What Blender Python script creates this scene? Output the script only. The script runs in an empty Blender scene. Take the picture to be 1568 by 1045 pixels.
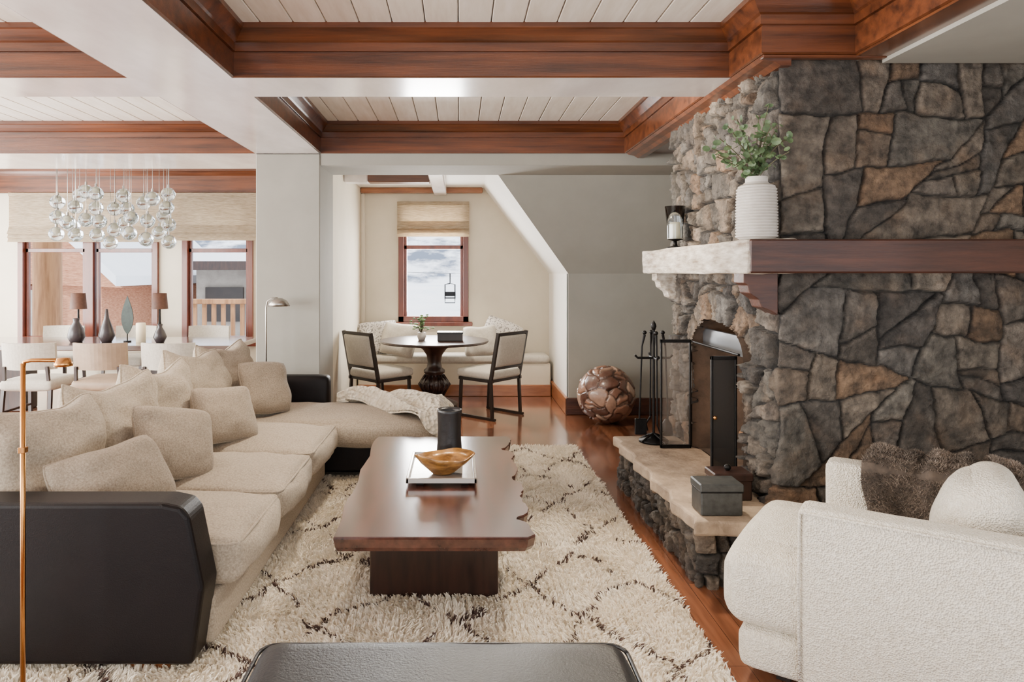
import bpy, bmesh, math, random
import numpy as np
from mathutils import Vector, Matrix, noise
random.seed(7)
rng = np.random.default_rng(7)
R = math.radians

def lin(c):
    o = []
    for x in c:
        x = x / 255.0
        o.append(x / 12.92 if x <= .04045 else ((x + .055) / 1.055) ** 2.4)
    return o + [1.0]

# ------------------------------------------------------------------ materials
def M(name, c1, c2=None, rough=.5, metal=0, scale=8, stretch=(1, 1, 1), detail=4, lo=.3, hi=.7,
      bump=0, bscale=60, bkind='noise', coat=0, attr=False, trans=0, sheen=0, emis=0, bstretch=None,
      transl=0, spec=None, bdist=.01, alpha=1):
    m = bpy.data.materials.new(name); m.use_nodes = True
    nt = m.node_tree; N = nt.nodes; L = nt.links; b = N['Principled BSDF']
    b.inputs['Roughness'].default_value = rough
    b.inputs['Metallic'].default_value = metal
    b.inputs['Coat Weight'].default_value = coat
    b.inputs['Coat Roughness'].default_value = .15
    b.inputs['Transmission Weight'].default_value = trans
    b.inputs['Sheen Weight'].default_value = sheen
    b.inputs['Alpha'].default_value = alpha
    if spec is not None: b.inputs['Specular IOR Level'].default_value = spec
    tc = N.new('ShaderNodeTexCoord')
    mp = N.new('ShaderNodeMapping'); mp.inputs['Scale'].default_value = stretch
    L.new(tc.outputs['Object'], mp.inputs['Vector'])
    col = None
    if c2 is not None:
        no = N.new('ShaderNodeTexNoise'); no.inputs['Scale'].default_value = scale
        no.inputs['Detail'].default_value = detail; no.inputs['Roughness'].default_value = .6
        L.new(mp.outputs['Vector'], no.inputs['Vector'])
        rp = N.new('ShaderNodeValToRGB')
        rp.color_ramp.elements[0].position = lo; rp.color_ramp.elements[1].position = hi
        rp.color_ramp.elements[0].color = lin(c1); rp.color_ramp.elements[1].color = lin(c2)
        L.new(no.outputs['Fac'], rp.inputs['Fac']); col = rp.outputs['Color']
    else:
        b.inputs['Base Color'].default_value = lin(c1)
    if attr:
        at = N.new('ShaderNodeAttribute'); at.attribute_name = 'Col'
        if col is not None:
            mx = N.new('ShaderNodeMixRGB'); mx.blend_type = 'MULTIPLY'; mx.inputs['Fac'].default_value = 1
            L.new(at.outputs['Color'], mx.inputs['Color1']); L.new(col, mx.inputs['Color2'])
            col = mx.outputs['Color']
        else:
            col = at.outputs['Color']
    if col is not None: L.new(col, b.inputs['Base Color'])
    if emis:
        b.inputs['Emission Color'].default_value = lin(c1); b.inputs['Emission Strength'].default_value = emis
    if bump:
        if bkind == 'voronoi':
            t = N.new('ShaderNodeTexVoronoi'); t.inputs['Scale'].default_value = bscale; out = t.outputs['Distance']
        elif bkind == 'wave':
            t = N.new('ShaderNodeTexWave'); t.inputs['Scale'].default_value = bscale
            t.inputs['Distortion'].default_value = 1.5; out = t.outputs['Fac']
        else:
            t = N.new('ShaderNodeTexNoise'); t.inputs['Scale'].default_value = bscale
            t.inputs['Detail'].default_value = 6; t.inputs['Roughness'].default_value = .65; out = t.outputs['Fac']
        mp2 = N.new('ShaderNodeMapping'); mp2.inputs['Scale'].default_value = bstretch or (1, 1, 1)
        L.new(tc.outputs['Object'], mp2.inputs['Vector']); L.new(mp2.outputs['Vector'], t.inputs['Vector'])
        bp = N.new('ShaderNodeBump'); bp.inputs['Strength'].default_value = bump
        bp.inputs['Distance'].default_value = bdist
        L.new(out, bp.inputs['Height']); L.new(bp.outputs['Normal'], b.inputs['Normal'])
    if transl:
        tr = N.new('ShaderNodeBsdfTranslucent')
        if col is not None: L.new(col, tr.inputs['Color'])
        else: tr.inputs['Color'].default_value = lin(c1)
        ms = N.new('ShaderNodeMixShader'); ms.inputs['Fac'].default_value = transl
        L.new(b.outputs['BSDF'], ms.inputs[1]); L.new(tr.outputs['BSDF'], ms.inputs[2])
        L.new(ms.outputs['Shader'], N['Material Output'].inputs['Surface'])
    return m

beamX = M('cedar_beam', (50, 24, 12), (112, 60, 30), rough=.3, scale=2.4, stretch=(.5, 7, 9), detail=8, coat=.35, bump=.15, bscale=30, bstretch=(.3, 6, 6))
under = M('beam_underside_pale', (200, 189, 186), (238, 232, 230), rough=.22, scale=2.2, stretch=(1.2, .5, 1), detail=6, coat=.5)  # pale grey-white undersides, paler than the beam sides
brownunder = M('beam_underside_brown', (70, 36, 18), (120, 70, 40), rough=.25, scale=4, stretch=(4, 1, 4), coat=.5)
plank = M('whitewashed_planks', (226, 217, 203), (246, 241, 232), rough=.5, scale=3, stretch=(6, .8, 6), detail=6)
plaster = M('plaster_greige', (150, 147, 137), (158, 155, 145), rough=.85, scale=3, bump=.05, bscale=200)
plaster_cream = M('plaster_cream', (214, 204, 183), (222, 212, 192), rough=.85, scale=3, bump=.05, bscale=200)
white_pl = M('plaster_white', (244, 241, 234), rough=.8)
redwood = M('window_frame_wood', (80, 32, 18), (114, 52, 30), rough=.35, scale=5, stretch=(3, 3, .5), coat=.3)
basewood = M('baseboard_wood', (124, 72, 38), (162, 102, 60), rough=.35, scale=4, stretch=(.8, .8, 6), coat=.3)
fabric = M('sofa_linen', (150, 137, 119), (190, 176, 156), rough=.95, scale=120, detail=2, bump=.4, bscale=350, sheen=.1)
fabric2 = M('pillow_linen', (134, 120, 103), (172, 158, 139), rough=.95, scale=140, detail=2, bump=.4, bscale=300, sheen=.1)
leather = M('dark_brown_leather', (9, 4, 5), (15, 8, 9), rough=.4, scale=6, bump=.2, bscale=220, spec=.22)
blackleather = M('black_leather', (17, 18, 21), (26, 27, 31), rough=.33, scale=5, bump=.3, bscale=120)
boucle = M('cream_boucle', (218, 207, 188), (240, 232, 217), rough=.95, scale=60, bump=.8, bscale=170, bkind='voronoi', sheen=.2)
walnut = M('walnut_slab', (38, 19, 15), (94, 55, 44), rough=.2, scale=2.0, stretch=(7, .8, 7), detail=8, coat=.4)
darkwood = M('dark_walnut', (26, 13, 10), (56, 32, 24), rough=.35, scale=4, stretch=(6, 6, 1), coat=.15)
blackwood = M('ebonized_wood', (32, 26, 24), (46, 38, 34), rough=.4, scale=5)
iron = M('black_iron', (22, 21, 21), (34, 32, 31), rough=.45, metal=.8, scale=30, bump=.2, bscale=60)
brass = M('brass', (190, 130, 70), (205, 150, 90), rough=.25, metal=1, scale=10)
nickel = M('brushed_nickel', (170, 165, 158), rough=.3, metal=1)
blackcer = M('black_ceramic', (16, 15, 18), (24, 23, 26), rough=.35, scale=8, bump=.2, bscale=40)
whitecer = M('white_ribbed_ceramic', (190, 183, 174), (208, 202, 194), rough=.6, scale=10)
goldwood = M('gilded_root_wood', (78, 46, 14), (188, 134, 64), rough=.28, metal=.3, scale=6, stretch=(2, 2, 6), detail=6, coat=.5)
slabst = M('hearth_flagstone', (130, 113, 95), (190, 168, 143), rough=.85, scale=7, detail=10, bump=1, bscale=22)
stonem = M('fieldstone', (134, 130, 127), (255, 250, 243), rough=.75, scale=16, detail=13, lo=.33, hi=.66, attr=True, bump=1, bscale=36, bdist=.02)
soot = M('firebox_brick', (62, 50, 42), (98, 80, 66), rough=.9, scale=8, bump=.5, bscale=30)
mantelw = M('mantel_wood', (42, 20, 14), (84, 46, 31), rough=.45, scale=3, stretch=(.7, 8, 8), detail=8, coat=.1, bump=.4, bscale=14, bstretch=(.5, 6, 6))
mantell = M('mantel_hewn_end', (140, 122, 104), (230, 221, 208), rough=.75, scale=7, stretch=(3, 1, 5), detail=8, bump=1, bscale=16, bstretch=(1, .6, 3), bdist=.02)
mesh_dark = M('fireplace_mesh_screen', (48, 45, 42), rough=.4, metal=.4, alpha=.78)
mesh_clear = M('fireplace_clear_glass', (150, 140, 130), rough=.1, alpha=.2)
glass = M('clear_glass', (236, 242, 246), rough=.0, trans=1)
candlewax = M('candle_wax', (240, 225, 190), rough=.5, emis=.25)
leafm = M('eucalyptus_leaf', (62, 86, 58), (120, 142, 100), rough=.5, scale=12, transl=.25)
stemm = M('eucalyptus_stem', (80, 76, 50), rough=.7)
fur = M('brown_fur_backing', (52, 44, 38), (84, 72, 62), rough=.95, scale=25)
furh = M('brown_fur_hair', (255, 255, 255), rough=.8, attr=True)
knit = M('cream_knit', (214, 200, 172), (246, 236, 216), rough=.95, scale=20, bump=1, bscale=34, bkind='voronoi', sheen=.2, bdist=.03)
shade = M('woven_shade', (168, 148, 118), (234, 221, 198), rough=.9, scale=8, stretch=(1.5, 1.5, 28), detail=6, transl=.6, bump=.3, bscale=90)
plaid = M('plaid_pillow', (120, 116, 112), (206, 200, 192), rough=.95, scale=10, stretch=(6, .4, 6), lo=.42, hi=.5)
chairfab = M('chair_upholstery', (182, 175, 162), (200, 194, 181), rough=.95, scale=50, bump=.3, bscale=250)
tablew = M('dining_tabletop', (80, 66, 62), (110, 94, 88), rough=.12, scale=3, stretch=(1, 6, 6), coat=.6)
bluegrey = M('smoky_glaze', (38, 33, 36), (60, 53, 55), rough=.3, scale=8)
brownshade = M('brown_lamp_shade', (72, 44, 32), (90, 58, 42), rough=.7, scale=20)
stonebox = M('dark_shagreen', (34, 36, 36), (60, 62, 61), rough=.4, scale=30)
snow = M('snow', (226, 232, 242), (244, 246, 250), rough=.9, scale=.3)
mountain = M('snowy_mountain', (96, 106, 124), (226, 230, 238), rough=.95, scale=.16, stretch=(1, 1, 2.2), detail=12, lo=.42, hi=.55)
shingle = M('cedar_shingles', (150, 96, 70), (200, 146, 114), rough=.9, scale=4, stretch=(2, 2, 12), bump=.5, bscale=10)
logm = M('log_wood', (126, 88, 58), (170, 128, 90), rough=.8, scale=3, stretch=(6, 6, .6))
greyext = M('grey_siding', (150, 144, 136), (170, 164, 156), rough=.9, scale=5)
silver = M('tray_lacquer', (186, 180, 174), rough=.15, metal=.6)
ballm = M('root_ball_wood', (190, 190, 190), (255, 255, 255), rough=.3, scale=12, detail=6, attr=True, coat=.4, bump=.4, bscale=30)
rugbase = M('rug_backing', (222, 212, 196), rough=1)
rugm = M('rug_wool', (238, 228, 210), rough=.95, attr=True, transl=.2)
rubber = M('plant_green', (70, 100, 60), (110, 140, 80), rough=.6, scale=20)
hoodm = M('smoke_guard_metal', (150, 154, 160), rough=.3, metal=.9)

def floor_mat():
    m = bpy.data.materials.new('cherry_floor'); m.use_nodes = True
    nt = m.node_tree; N = nt.nodes; L = nt.links; b = N['Principled BSDF']
    b.inputs['Roughness'].default_value = .18; b.inputs['Coat Weight'].default_value = .6
    b.inputs['Coat Roughness'].default_value = .1
    tc = N.new('ShaderNodeTexCoord'); mp = N.new('ShaderNodeMapping')
    mp.inputs['Rotation'].default_value = (0, 0, R(90))
    L.new(tc.outputs['Object'], mp.inputs['Vector'])
    br = N.new('ShaderNodeTexBrick'); br.inputs['Scale'].default_value = 1
    br.inputs['Brick Width'].default_value = 1.1; br.inputs['Row Height'].default_value = .085
    br.inputs['Mortar Size'].default_value = .0012; br.inputs['Bias'].default_value = 0
    br.inputs['Color1'].default_value = lin((146, 94, 66)); br.inputs['Color2'].default_value = lin((98, 58, 39))
    br.inputs['Mortar'].default_value = lin((46, 26, 17)); br.offset = .37
    L.new(mp.outputs['Vector'], br.inputs['Vector'])
    mp2 = N.new('ShaderNodeMapping'); mp2.inputs['Scale'].default_value = (9, .8, 1)
    L.new(tc.outputs['Object'], mp2.inputs['Vector'])
    no = N.new('ShaderNodeTexNoise'); no.inputs['Scale'].default_value = 3; no.inputs['Detail'].default_value = 7
    L.new(mp2.outputs['Vector'], no.inputs['Vector'])
    rp = N.new('ShaderNodeValToRGB'); rp.color_ramp.elements[0].position = .3; rp.color_ramp.elements[1].position = .7
    rp.color_ramp.elements[0].color = (.6, .6, .6, 1); rp.color_ramp.elements[1].color = (1.15, 1.15, 1.15, 1)
    L.new(no.outputs['Fac'], rp.inputs['Fac'])
    mx = N.new('ShaderNodeMixRGB'); mx.blend_type = 'MULTIPLY'; mx.inputs['Fac'].default_value = 1
    L.new(br.outputs['Color'], mx.inputs['Color1']); L.new(rp.outputs['Color'], mx.inputs['Color2'])
    L.new(mx.outputs['Color'], b.inputs['Base Color'])
    return m
floorm = floor_mat()

# ------------------------------------------------------------------ geometry helpers
def from_bm(bm):
    bm.verts.index_update()
    g = ([tuple(v.co) for v in bm.verts], [[v.index for v in f.verts] for f in bm.faces])
    bm.free(); return g

def box(x0, x1, y0, y1, z0, z1, b=.004, seg=1):
    bm = bmesh.new(); bmesh.ops.create_cube(bm, size=1)
    for v in bm.verts:
        v.co = Vector((x0 if v.co.x < 0 else x1, y0 if v.co.y < 0 else y1, z0 if v.co.z < 0 else z1))
    if b > 0:
        b = min(b, abs(x1 - x0) * .45, abs(y1 - y0) * .45, abs(z1 - z0) * .45)
        bmesh.ops.bevel(bm, geom=bm.edges[:], offset=b, segments=seg, affect='EDGES', profile=.5)
    return from_bm(bm)

def prism(poly, axis, a, b, bev=0, seg=2):
    bm = bmesh.new()
    def mk(p, t):
        if axis == 'x': return (t, p[0], p[1])
        if axis == 'y': return (p[0], t, p[1])
        return (p[0], p[1], t)
    A = [bm.verts.new(mk(p, a)) for p in poly]; Bv = [bm.verts.new(mk(p, b)) for p in poly]
    n = len(poly)
    bm.faces.new(A); bm.faces.new(Bv[::-1])
    for i in range(n): bm.faces.new((A[i], A[(i + 1) % n], Bv[(i + 1) % n], Bv[i]))
    bmesh.ops.recalc_face_normals(bm, faces=bm.faces[:])
    if bev: 
        bmesh.ops.bevel(bm, geom=bm.edges[:], offset=bev, segments=seg, affect='EDGES', profile=.5)
    return from_bm(bm)

def rbox(c, s, r, n=12, puff=(0, 0, 0), amp=0, freq=4, seed=0, taper=None):
    half = Vector(s) * .5; idx = {}; vs = []; fs = []
    def vid(i, j, k):
        key = (i, j, k)
        if key in idx: return idx[key]
        q = [math.sin((t / n * 2 - 1) * math.pi / 2) for t in key]
        p = Vector((q[0] * half.x, q[1] * half.y, q[2] * half.z))
        inn = Vector([max(half[a] - r, 0) for a in range(3)])
        cl = Vector([max(-inn[a], min(inn[a], p[a])) for a in range(3)])
        d = p - cl
        if d.length > 1e-9:
            rr = Vector([min(r, half[a]) for a in range(3)])
            dn = d.normalized(); p = cl + Vector([dn[a] * rr[a] for a in range(3)])
        p.x += q[0] * puff[0] * (1 - q[1] ** 2) * (1 - q[2] ** 2)
        p.y += q[1] * puff[1] * (1 - q[0] ** 2) * (1 - q[2] ** 2)
        p.z += q[2] * puff[2] * (1 - q[0] ** 2) * (1 - q[1] ** 2)
        if amp:
            w = noise.noise_vector(p * freq + Vector((seed * 3.1, seed * 1.7, seed)))
            w2 = noise.noise_vector(p * freq * 2.7 + Vector((seed, seed * 2.7, 5)))
            p = p + (w + w2 * .45) * amp
        if taper: p = taper(p)
        idx[key] = len(vs); vs.append((p.x + c[0], p.y + c[1], p.z + c[2])); return idx[key]
    for a in range(3):
        for side in (0, n):
            for i in range(n):
                for j in range(n):
                    q = []
                    for (u, v) in ((i, j), (i + 1, j), (i + 1, j + 1), (i, j + 1)):
                        k = [u, v]; k.insert(a, side); q.append(vid(*k))
                    fs.append(q if side else q[::-1])
    return vs, fs

def pillow(w, h, t, n=22, seed=0, amp=.012, sag=0):
    vs = []; fs = []
    for s in (1, -1):
        o = len(vs)
        for i in range(n + 1):
            for j in range(n + 1):
                u = math.sin((i / n * 2 - 1) * math.pi / 2); v = math.sin((j / n * 2 - 1) * math.pi / 2)
                x = w / 2 * u * (1 - .05 * (1 - v * v)) * math.sqrt(1 - .16 * (v ** 4)); y = h / 2 * v * (1 - .06 * (1 - u * u)) * math.sqrt(1 - .16 * (u ** 4))
                z = s * t / 2 * (max(0, (1 - u ** 4) * (1 - v ** 4))) ** .5 * (1 - .25 * sag * v)
                y -= sag * .05 * (1 - u * u) * (v > 0) * v
                e = (1 - u * u) * (1 - v * v)
                nn = noise.noise_vector(Vector((x * 6 + seed, y * 6, s * 3 + seed))); n2 = noise.noise_vector(Vector((x * 17 + seed, y * 17, s * 3 + seed)))
                z += (nn.z * amp * 1.6 + n2.z * amp * .6) * min(1, e * 5)
                nb = noise.noise_vector(Vector((x * 6 + seed, y * 6, 0))); x += nb.x * amp; y += nb.y * amp; z += nb.z * amp
                vs.append((x, y, z))
        for i in range(n):
            for j in range(n):
                a = o + i * (n + 1) + j; q = [a, a + n + 1, a + n + 2, a + 1]
                fs.append(q if s > 0 else q[::-1])
    ring = [i * (n + 1) for i in range(n + 1)] + [n * (n + 1) + j for j in range(1, n + 1)] + [i * (n + 1) + n for i in range(n - 1, -1, -1)] + [j for j in range(n - 1, 0, -1)]
    pts = [vs[i] for i in ring] + [vs[ring[0]]]
    g = tube(pts, .0055, 6); o = len(vs); vs += g[0]; fs += [[i + o for i in f] for f in g[1]]
    return vs, fs

def lathe(prof, seg=32, c=(0, 0, 0)):
    vs = []; fs = []
    for (r, z) in prof:
        for k in range(seg):
            a = 2 * math.pi * k / seg; vs.append((c[0] + max(r, 1e-4) * math.cos(a), c[1] + max(r, 1e-4) * math.sin(a), c[2] + z))
    for i in range(len(prof) - 1):
        for k in range(seg):
            a = i * seg + k; b = i * seg + (k + 1) % seg
            fs.append([a, b, b + seg, a + seg])
    return vs, fs

def tube(pts, r, seg=8):
    pts = [Vector(p) for p in pts]; vs = []; fs = []; n = len(pts)
    rr = r if isinstance(r, (list, tuple)) else [r] * n
    up = None
    for i, p in enumerate(pts):
        d = (pts[min(i + 1, n - 1)] - pts[max(i - 1, 0)]).normalized()
        if up is None:
            up = d.orthogonal().normalized()
        up = (up - d * up.dot(d))
        up = up.normalized() if up.length > 1e-6 else d.orthogonal().normalized()
        s = d.cross(up)
        for k in range(seg):
            a = 2 * math.pi * k / seg; q = p + (up * math.cos(a) + s * math.sin(a)) * rr[i]; vs.append(tuple(q))
    for i in range(n - 1):
        for k in range(seg):
            a = i * seg + k; b = i * seg + (k + 1) % seg; fs.append([a, b, b + seg, a + seg])
    fs.append(list(range(seg))[::-1]); fs.append(list(range((n - 1) * seg, n * seg)))
    return vs, fs

def bar(p0, p1, w, t=None):
    p0 = Vector(p0); p1 = Vector(p1); t = t or w
    d = (p1 - p0).normalized(); up = Vector((0, 0, 1)) if abs(d.z) < .9 else Vector((0, 1, 0))
    s = d.cross(up).normalized(); u = s.cross(d)
    vs = [];
    for p in (p0, p1):
        for a, b in ((-1, -1), (1, -1), (1, 1), (-1, 1)): vs.append(tuple(p + s * a * w / 2 + u * b * t / 2))
    return vs, [[3, 2, 1, 0], [4, 5, 6, 7], [0, 1, 5, 4], [1, 2, 6, 5], [2, 3, 7, 6], [3, 0, 4, 7]]

def ico(r, sub=3, c=(0, 0, 0), sc=(1, 1, 1)):
    bm = bmesh.new(); bmesh.ops.create_icosphere(bm, subdivisions=sub, radius=r)
    for v in bm.verts: v.co = Vector((v.co.x * sc[0] + c[0], v.co.y * sc[1] + c[1], v.co.z * sc[2] + c[2]))
    return from_bm(bm)

def basis(loc, n, roll=0):
    n = Vector(n).normalized(); up = Vector((0, 0, 1)); a = up.cross(n).normalized(); b = n.cross(a)
    m = Matrix((a, b, n)).transposed().to_4x4()
    return Matrix.Translation(loc) @ m @ Matrix.Rotation(roll, 4, 'Z')

def TR(loc=(0, 0, 0), rot=(0, 0, 0)):
    return Matrix.Translation(loc) @ Matrix.Rotation(rot[2], 4, 'Z') @ Matrix.Rotation(rot[1], 4, 'Y') @ Matrix.Rotation(rot[0], 4, 'X')

class B:
    def __init__(s, name, loc=(0, 0, 0), rotz=0):
        s.name = name; s.v = []; s.f = []; s.mi = []; s.sm = []; s.mats = []; s.loc = loc; s.rz = rotz
    def add(s, g, mat, T=None, smooth=False):
        vs, fs = g; o = len(s.v)
        if T is not None: vs = [tuple(T @ Vector(v)) for v in vs]
        s.v += list(vs)
        if mat not in s.mats: s.mats.append(mat)
        k = s.mats.index(mat)
        for f in fs: s.f.append([i + o for i in f]); s.mi.append(k); s.sm.append(smooth)
        return s
    def done(s):
        me = bpy.data.meshes.new(s.name); me.from_pydata(s.v, [], s.f)
        for m in s.mats: me.materials.append(m)
        me.polygons.foreach_set('material_index', s.mi); me.polygons.foreach_set('use_smooth', s.sm)
        bm = bmesh.new(); bm.from_mesh(me); bmesh.ops.recalc_face_normals(bm, faces=bm.faces[:]); bm.to_mesh(me); bm.free()
        ob = bpy.data.objects.new(s.name, me); bpy.context.scene.collection.objects.link(ob)
        ob.location = s.loc; ob.rotation_euler = (0, 0, s.rz)
        return ob

def simple(name, geo, mat, smooth=False):
    b = B(name); b.add(geo, mat, smooth=smooth); return b.done()

# ------------------------------------------------------------------ ROOM SHELL
simple('floor', box(-6.7, 3.3, -2.6, 8.95, -.1, 0, 0), floorm)

def wall_y(name, y0, y1, xa, xb, z1, ops, mat, z0=0):
    w = B(name); x = xa
    for (a, b_, c, d) in sorted(ops):
        w.add(box(x, a, y0, y1, z0, z1, 0), mat)
        w.add(box(a, b_, y0, y1, z0, c, 0), mat); w.add(box(a, b_, y0, y1, d, z1, 0), mat); x = b_
    w.add(box(x, xb, y0, y1, z0, z1, 0), mat); return w.done()
def wall_x(name, x0, x1, ya, yb, z1, ops, mat):
    w = B(name); y = ya
    for (a, b_, c, d) in sorted(ops):
        w.add(box(x0, x1, y, a, 0, z1, 0), mat)
        w.add(box(x0, x1, a, b_, 0, c, 0), mat); w.add(box(x0, x1, a, b_, d, z1, 0), mat); y = b_
    w.add(box(x0, x1, y, yb, 0, z1, 0), mat); return w.done()

wall_y('wall_back_dining', 8.8, 8.95, -6.6, -1.5, 2.86, [(-5.67, -3.87, .62, 2.45), (-3.56, -2.65, .62, 2.45)], plaster_cream)
wall_y('wall_back_alcove', 8.8, 8.95, -1.5, 3.2, 2.86, [(-.78, .12, .88, 2.42)], plaster_cream)
wall_x('wall_left', -6.7, -6.6, -2.6, 8.95, 2.86, [(-1.6, 1.4, .3, 2.45), (2, 4.8, .3, 2.45), (5.4, 8.2, .3, 2.45)], plaster_cream)
wall_y('wall_front', -2.7, -2.6, -6.7, 3.3, 2.86, [(-5.8, -2.4, .2, 2.45), (-1.6, 2.4, .2, 2.45)], plaster_cream)
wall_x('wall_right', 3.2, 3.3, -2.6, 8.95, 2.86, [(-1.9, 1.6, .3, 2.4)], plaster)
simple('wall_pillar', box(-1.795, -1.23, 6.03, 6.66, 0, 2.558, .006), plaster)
simple('wall_alcove_left', box(-1.795, -1.26, 6.66, 8.8, 0, 2.6, 0), plaster_cream)
simple('wall_alcove_right', box(1.16, 1.26, 7.3, 8.8, 0, 1.5, 0), white_pl)
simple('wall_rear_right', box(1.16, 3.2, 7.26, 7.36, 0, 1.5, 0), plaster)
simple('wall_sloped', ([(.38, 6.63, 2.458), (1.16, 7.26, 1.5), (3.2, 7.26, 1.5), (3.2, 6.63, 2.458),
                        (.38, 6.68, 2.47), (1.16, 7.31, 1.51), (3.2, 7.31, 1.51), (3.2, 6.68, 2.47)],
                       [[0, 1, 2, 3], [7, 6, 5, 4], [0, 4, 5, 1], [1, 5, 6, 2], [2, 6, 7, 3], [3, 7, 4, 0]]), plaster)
simple('wall_alcove_soffit', ([(.27, 6.63, 2.6), (.38, 6.63, 2.458), (1.16, 7.26, 1.5), (1.16, 8.8, 1.5), (.32, 8.8, 2.6)],
                              [[0, 1, 2, 3, 4]]), white_pl)
b = B('ceiling_alcove'); b.add(box(-1.8, 3.2, 6.6, 8.8, 2.6, 2.66, 0), white_pl)
b.add(box(-1.0, -.32, 7.45, 7.62, 2.5, 2.6, .01), beamX); b.add(box(-1.26, -1.0, 7.45, 7.62, 2.5, 2.6, .01), under)
b.add(box(-.32, -.16, 6.7, 8.75, 2.5, 2.6, .01), under)
b.add(box(-1.26, .3, 8.7, 8.8, 2.53, 2.6, .01), basewood); b.done()
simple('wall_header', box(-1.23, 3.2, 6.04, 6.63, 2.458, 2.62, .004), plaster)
simple('ceiling', box(-6.7, 3.3, -2.7, 8.95, 2.86, 2.95, 0), white_pl)

simple('baseboard_back', box(-1.26, 1.16, 8.77, 8.8, 0, .18, .008), basewood)
simple('baseboard_right', box(1.13, 1.16, 7.26, 8.8, 0, .18, .008), basewood)
simple('baseboard_rear', box(1.13, 3.2, 7.23, 7.26, 0, .18, .008), mantelw)
simple('baseboard_pillar', box(-1.82, -1.21, 6.0, 6.03, 0, .15, .008), mantelw)
simple('trim_nook_corner', box(-1.262, -1.21, 8.73, 8.80, .18, 2.53, .012), plaster_cream)

PROF = [(.003, 2.561), (.014, 2.566), (.014, 2.69), (.006, 2.692), (.006, 2.698), (.022, 2.70), (.022, 2.745), (.034, 2.752), (.055, 2.775), (.075, 2.80), (.085, 2.805), (.085, 2.84)]
ntr = [0]
def tray(poly):
    ntr[0] += 1
    n = len(poly); vs = []; fs = []
    for (o, z) in PROF:
        for i in range(n):
            p0, p1, p2 = Vector(poly[i - 1]), Vector(poly[i]), Vector(poly[(i + 1) % n])
            d0 = (p1 - p0).normalized(); d1 = (p2 - p1).normalized()
            q = p1 + o * (Vector((-d0.y, d0.x)) + Vector((-d1.y, d1.x))); vs.append((q.x, q.y, z))
    for k in range(len(PROF) - 1):
        for i in range(n): fs.append([k * n + i, k * n + (i + 1) % n, (k + 1) * n + (i + 1) % n, (k + 1) * n + i])
    simple('trim_%d' % ntr[0], (vs, fs), beamX)
    xs = [p[0] for p in poly]; ys = [p[1] for p in poly]
    b = B('ceiling_planks'); x = min(xs); 
    while x < max(xs):
        b.add(box(x + .003, x + .172, min(ys), max(ys), 2.832, 2.856, .004), plank); x += .175
    b.done()
tray([(-1.23, -2.5), (1.92, -2.5), (1.92, 3.3), (1.47, 3.3), (1.47, 3.7), (-1.23, 3.7)])
tray([(-1.23, 4.09), (1.47, 4.09), (1.47, 6.03), (-1.23, 6.03)])
tray([(-6.6, -2.5), (-1.795, -2.5), (-1.795, 3.7), (-6.6, 3.7)])
tray([(-6.6, 4.09), (-1.795, 4.09), (-1.795, 6.03), (-6.6, 6.03)])
tray([(-6.6, 6.9), (-1.795, 6.9), (-1.795, 8.75), (-6.6, 8.75)])
b = B('ceiling_beam')
for q in [(-1.795, -1.23, -2.6, 6.03), (-1.23, 1.47, 3.7, 4.09), (-6.6, -1.795, 3.7, 4.09), (-6.6, -1.795, 6.03, 6.9)]:
    b.add(box(*q, 2.56, 2.6, 0), under)
b.add(box(1.47, 3.2, 3.3, 6.03, 2.562, 2.6, 0), brownunder)
b.add(box(1.92, 2.07, -2.6, 3.3, 2.55, 2.6, 0), brownunder)
b.add(prism([(1.47, 2.56), (1.62, 2.56), (1.62, 2.515), (1.57, 2.515), (1.54, 2.535), (1.49, 2.545)], 'y', 3.33, 6.0), beamX)
b.add(box(1.47, 2.07, 3.3, 3.34, 2.545, 2.562, .004), beamX)
b.done()
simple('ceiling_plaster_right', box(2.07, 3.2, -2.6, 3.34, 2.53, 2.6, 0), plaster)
simple('trim_window_header', box(-6.6, -1.8, 8.72, 8.8, 2.53, 2.78, .012), beamX)

# ------------------------------------------------------------------ windows
def window(name, x0, x1, z0, z1, mull=(), trans_z=None):
    b = B(name); y0, y1 = 8.76, 8.9; w = .07
    b.add(box(x0, x0 + w, y0, y1, z0, z1), redwood); b.add(box(x1 - w, x1, y0, y1, z0, z1), redwood)
    b.add(box(x0, x1, y0, y1, z0, z0 + w), redwood); b.add(box(x0, x1, y0, y1, z1 - w, z1), redwood)
    b.add(box(x0 - .05, x1 + .05, 8.72, 8.82, z0 - .05, z0), redwood)
    for m in mull: b.add(box(m - .055, m + .055, y0 + .01, y1, z0, z1), redwood)
    segs = [x0] + list(mull) + [x1]
    for i in range(len(segs) - 1):
        a, c = segs[i] + .07, segs[i + 1] - .07
        for (p, q) in ((a, a + .035), (c - .035, c)): b.add(box(p, q, 8.82, 8.87, z0, z1), redwood)
        if trans_z: b.add(box(a, c, 8.82, 8.87, trans_z - .025, trans_z + .025), redwood)
    return b.done()
window('window_1', -5.67, -3.87, .62, 2.45, (-4.76,), 1.8)
window('window_2', -3.56, -2.65, .62, 2.45, (), 1.8)
window('window_3', -.78, .12, .88, 2.42, (), 1.84)
def rshade(x0, x1, z0, z1, y=8.68):
    b = B('roman_shade')
    b.add(box(x0, x1, y + .02, y + .03, z0 + .06, z1, .003), shade)
    for k in range(3):
        b.add(prism([(y + .02, z0 + .05 * k + .10), (y - .01 - .006 * k, z0 + .05 * k), (y + .035, z0 + .05 * k + .01)], 'x', x0, x1), shade)
    b.add(box(x0, x1, y, y + .05, z1 - .04, z1, .003), shade); b.done()
rshade(-5.74, -3.78, 1.9, 2.53); rshade(-3.66, -2.5, 1.92, 2.53); rshade(-.79, .13, 1.97, 2.42, 8.70)

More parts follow.
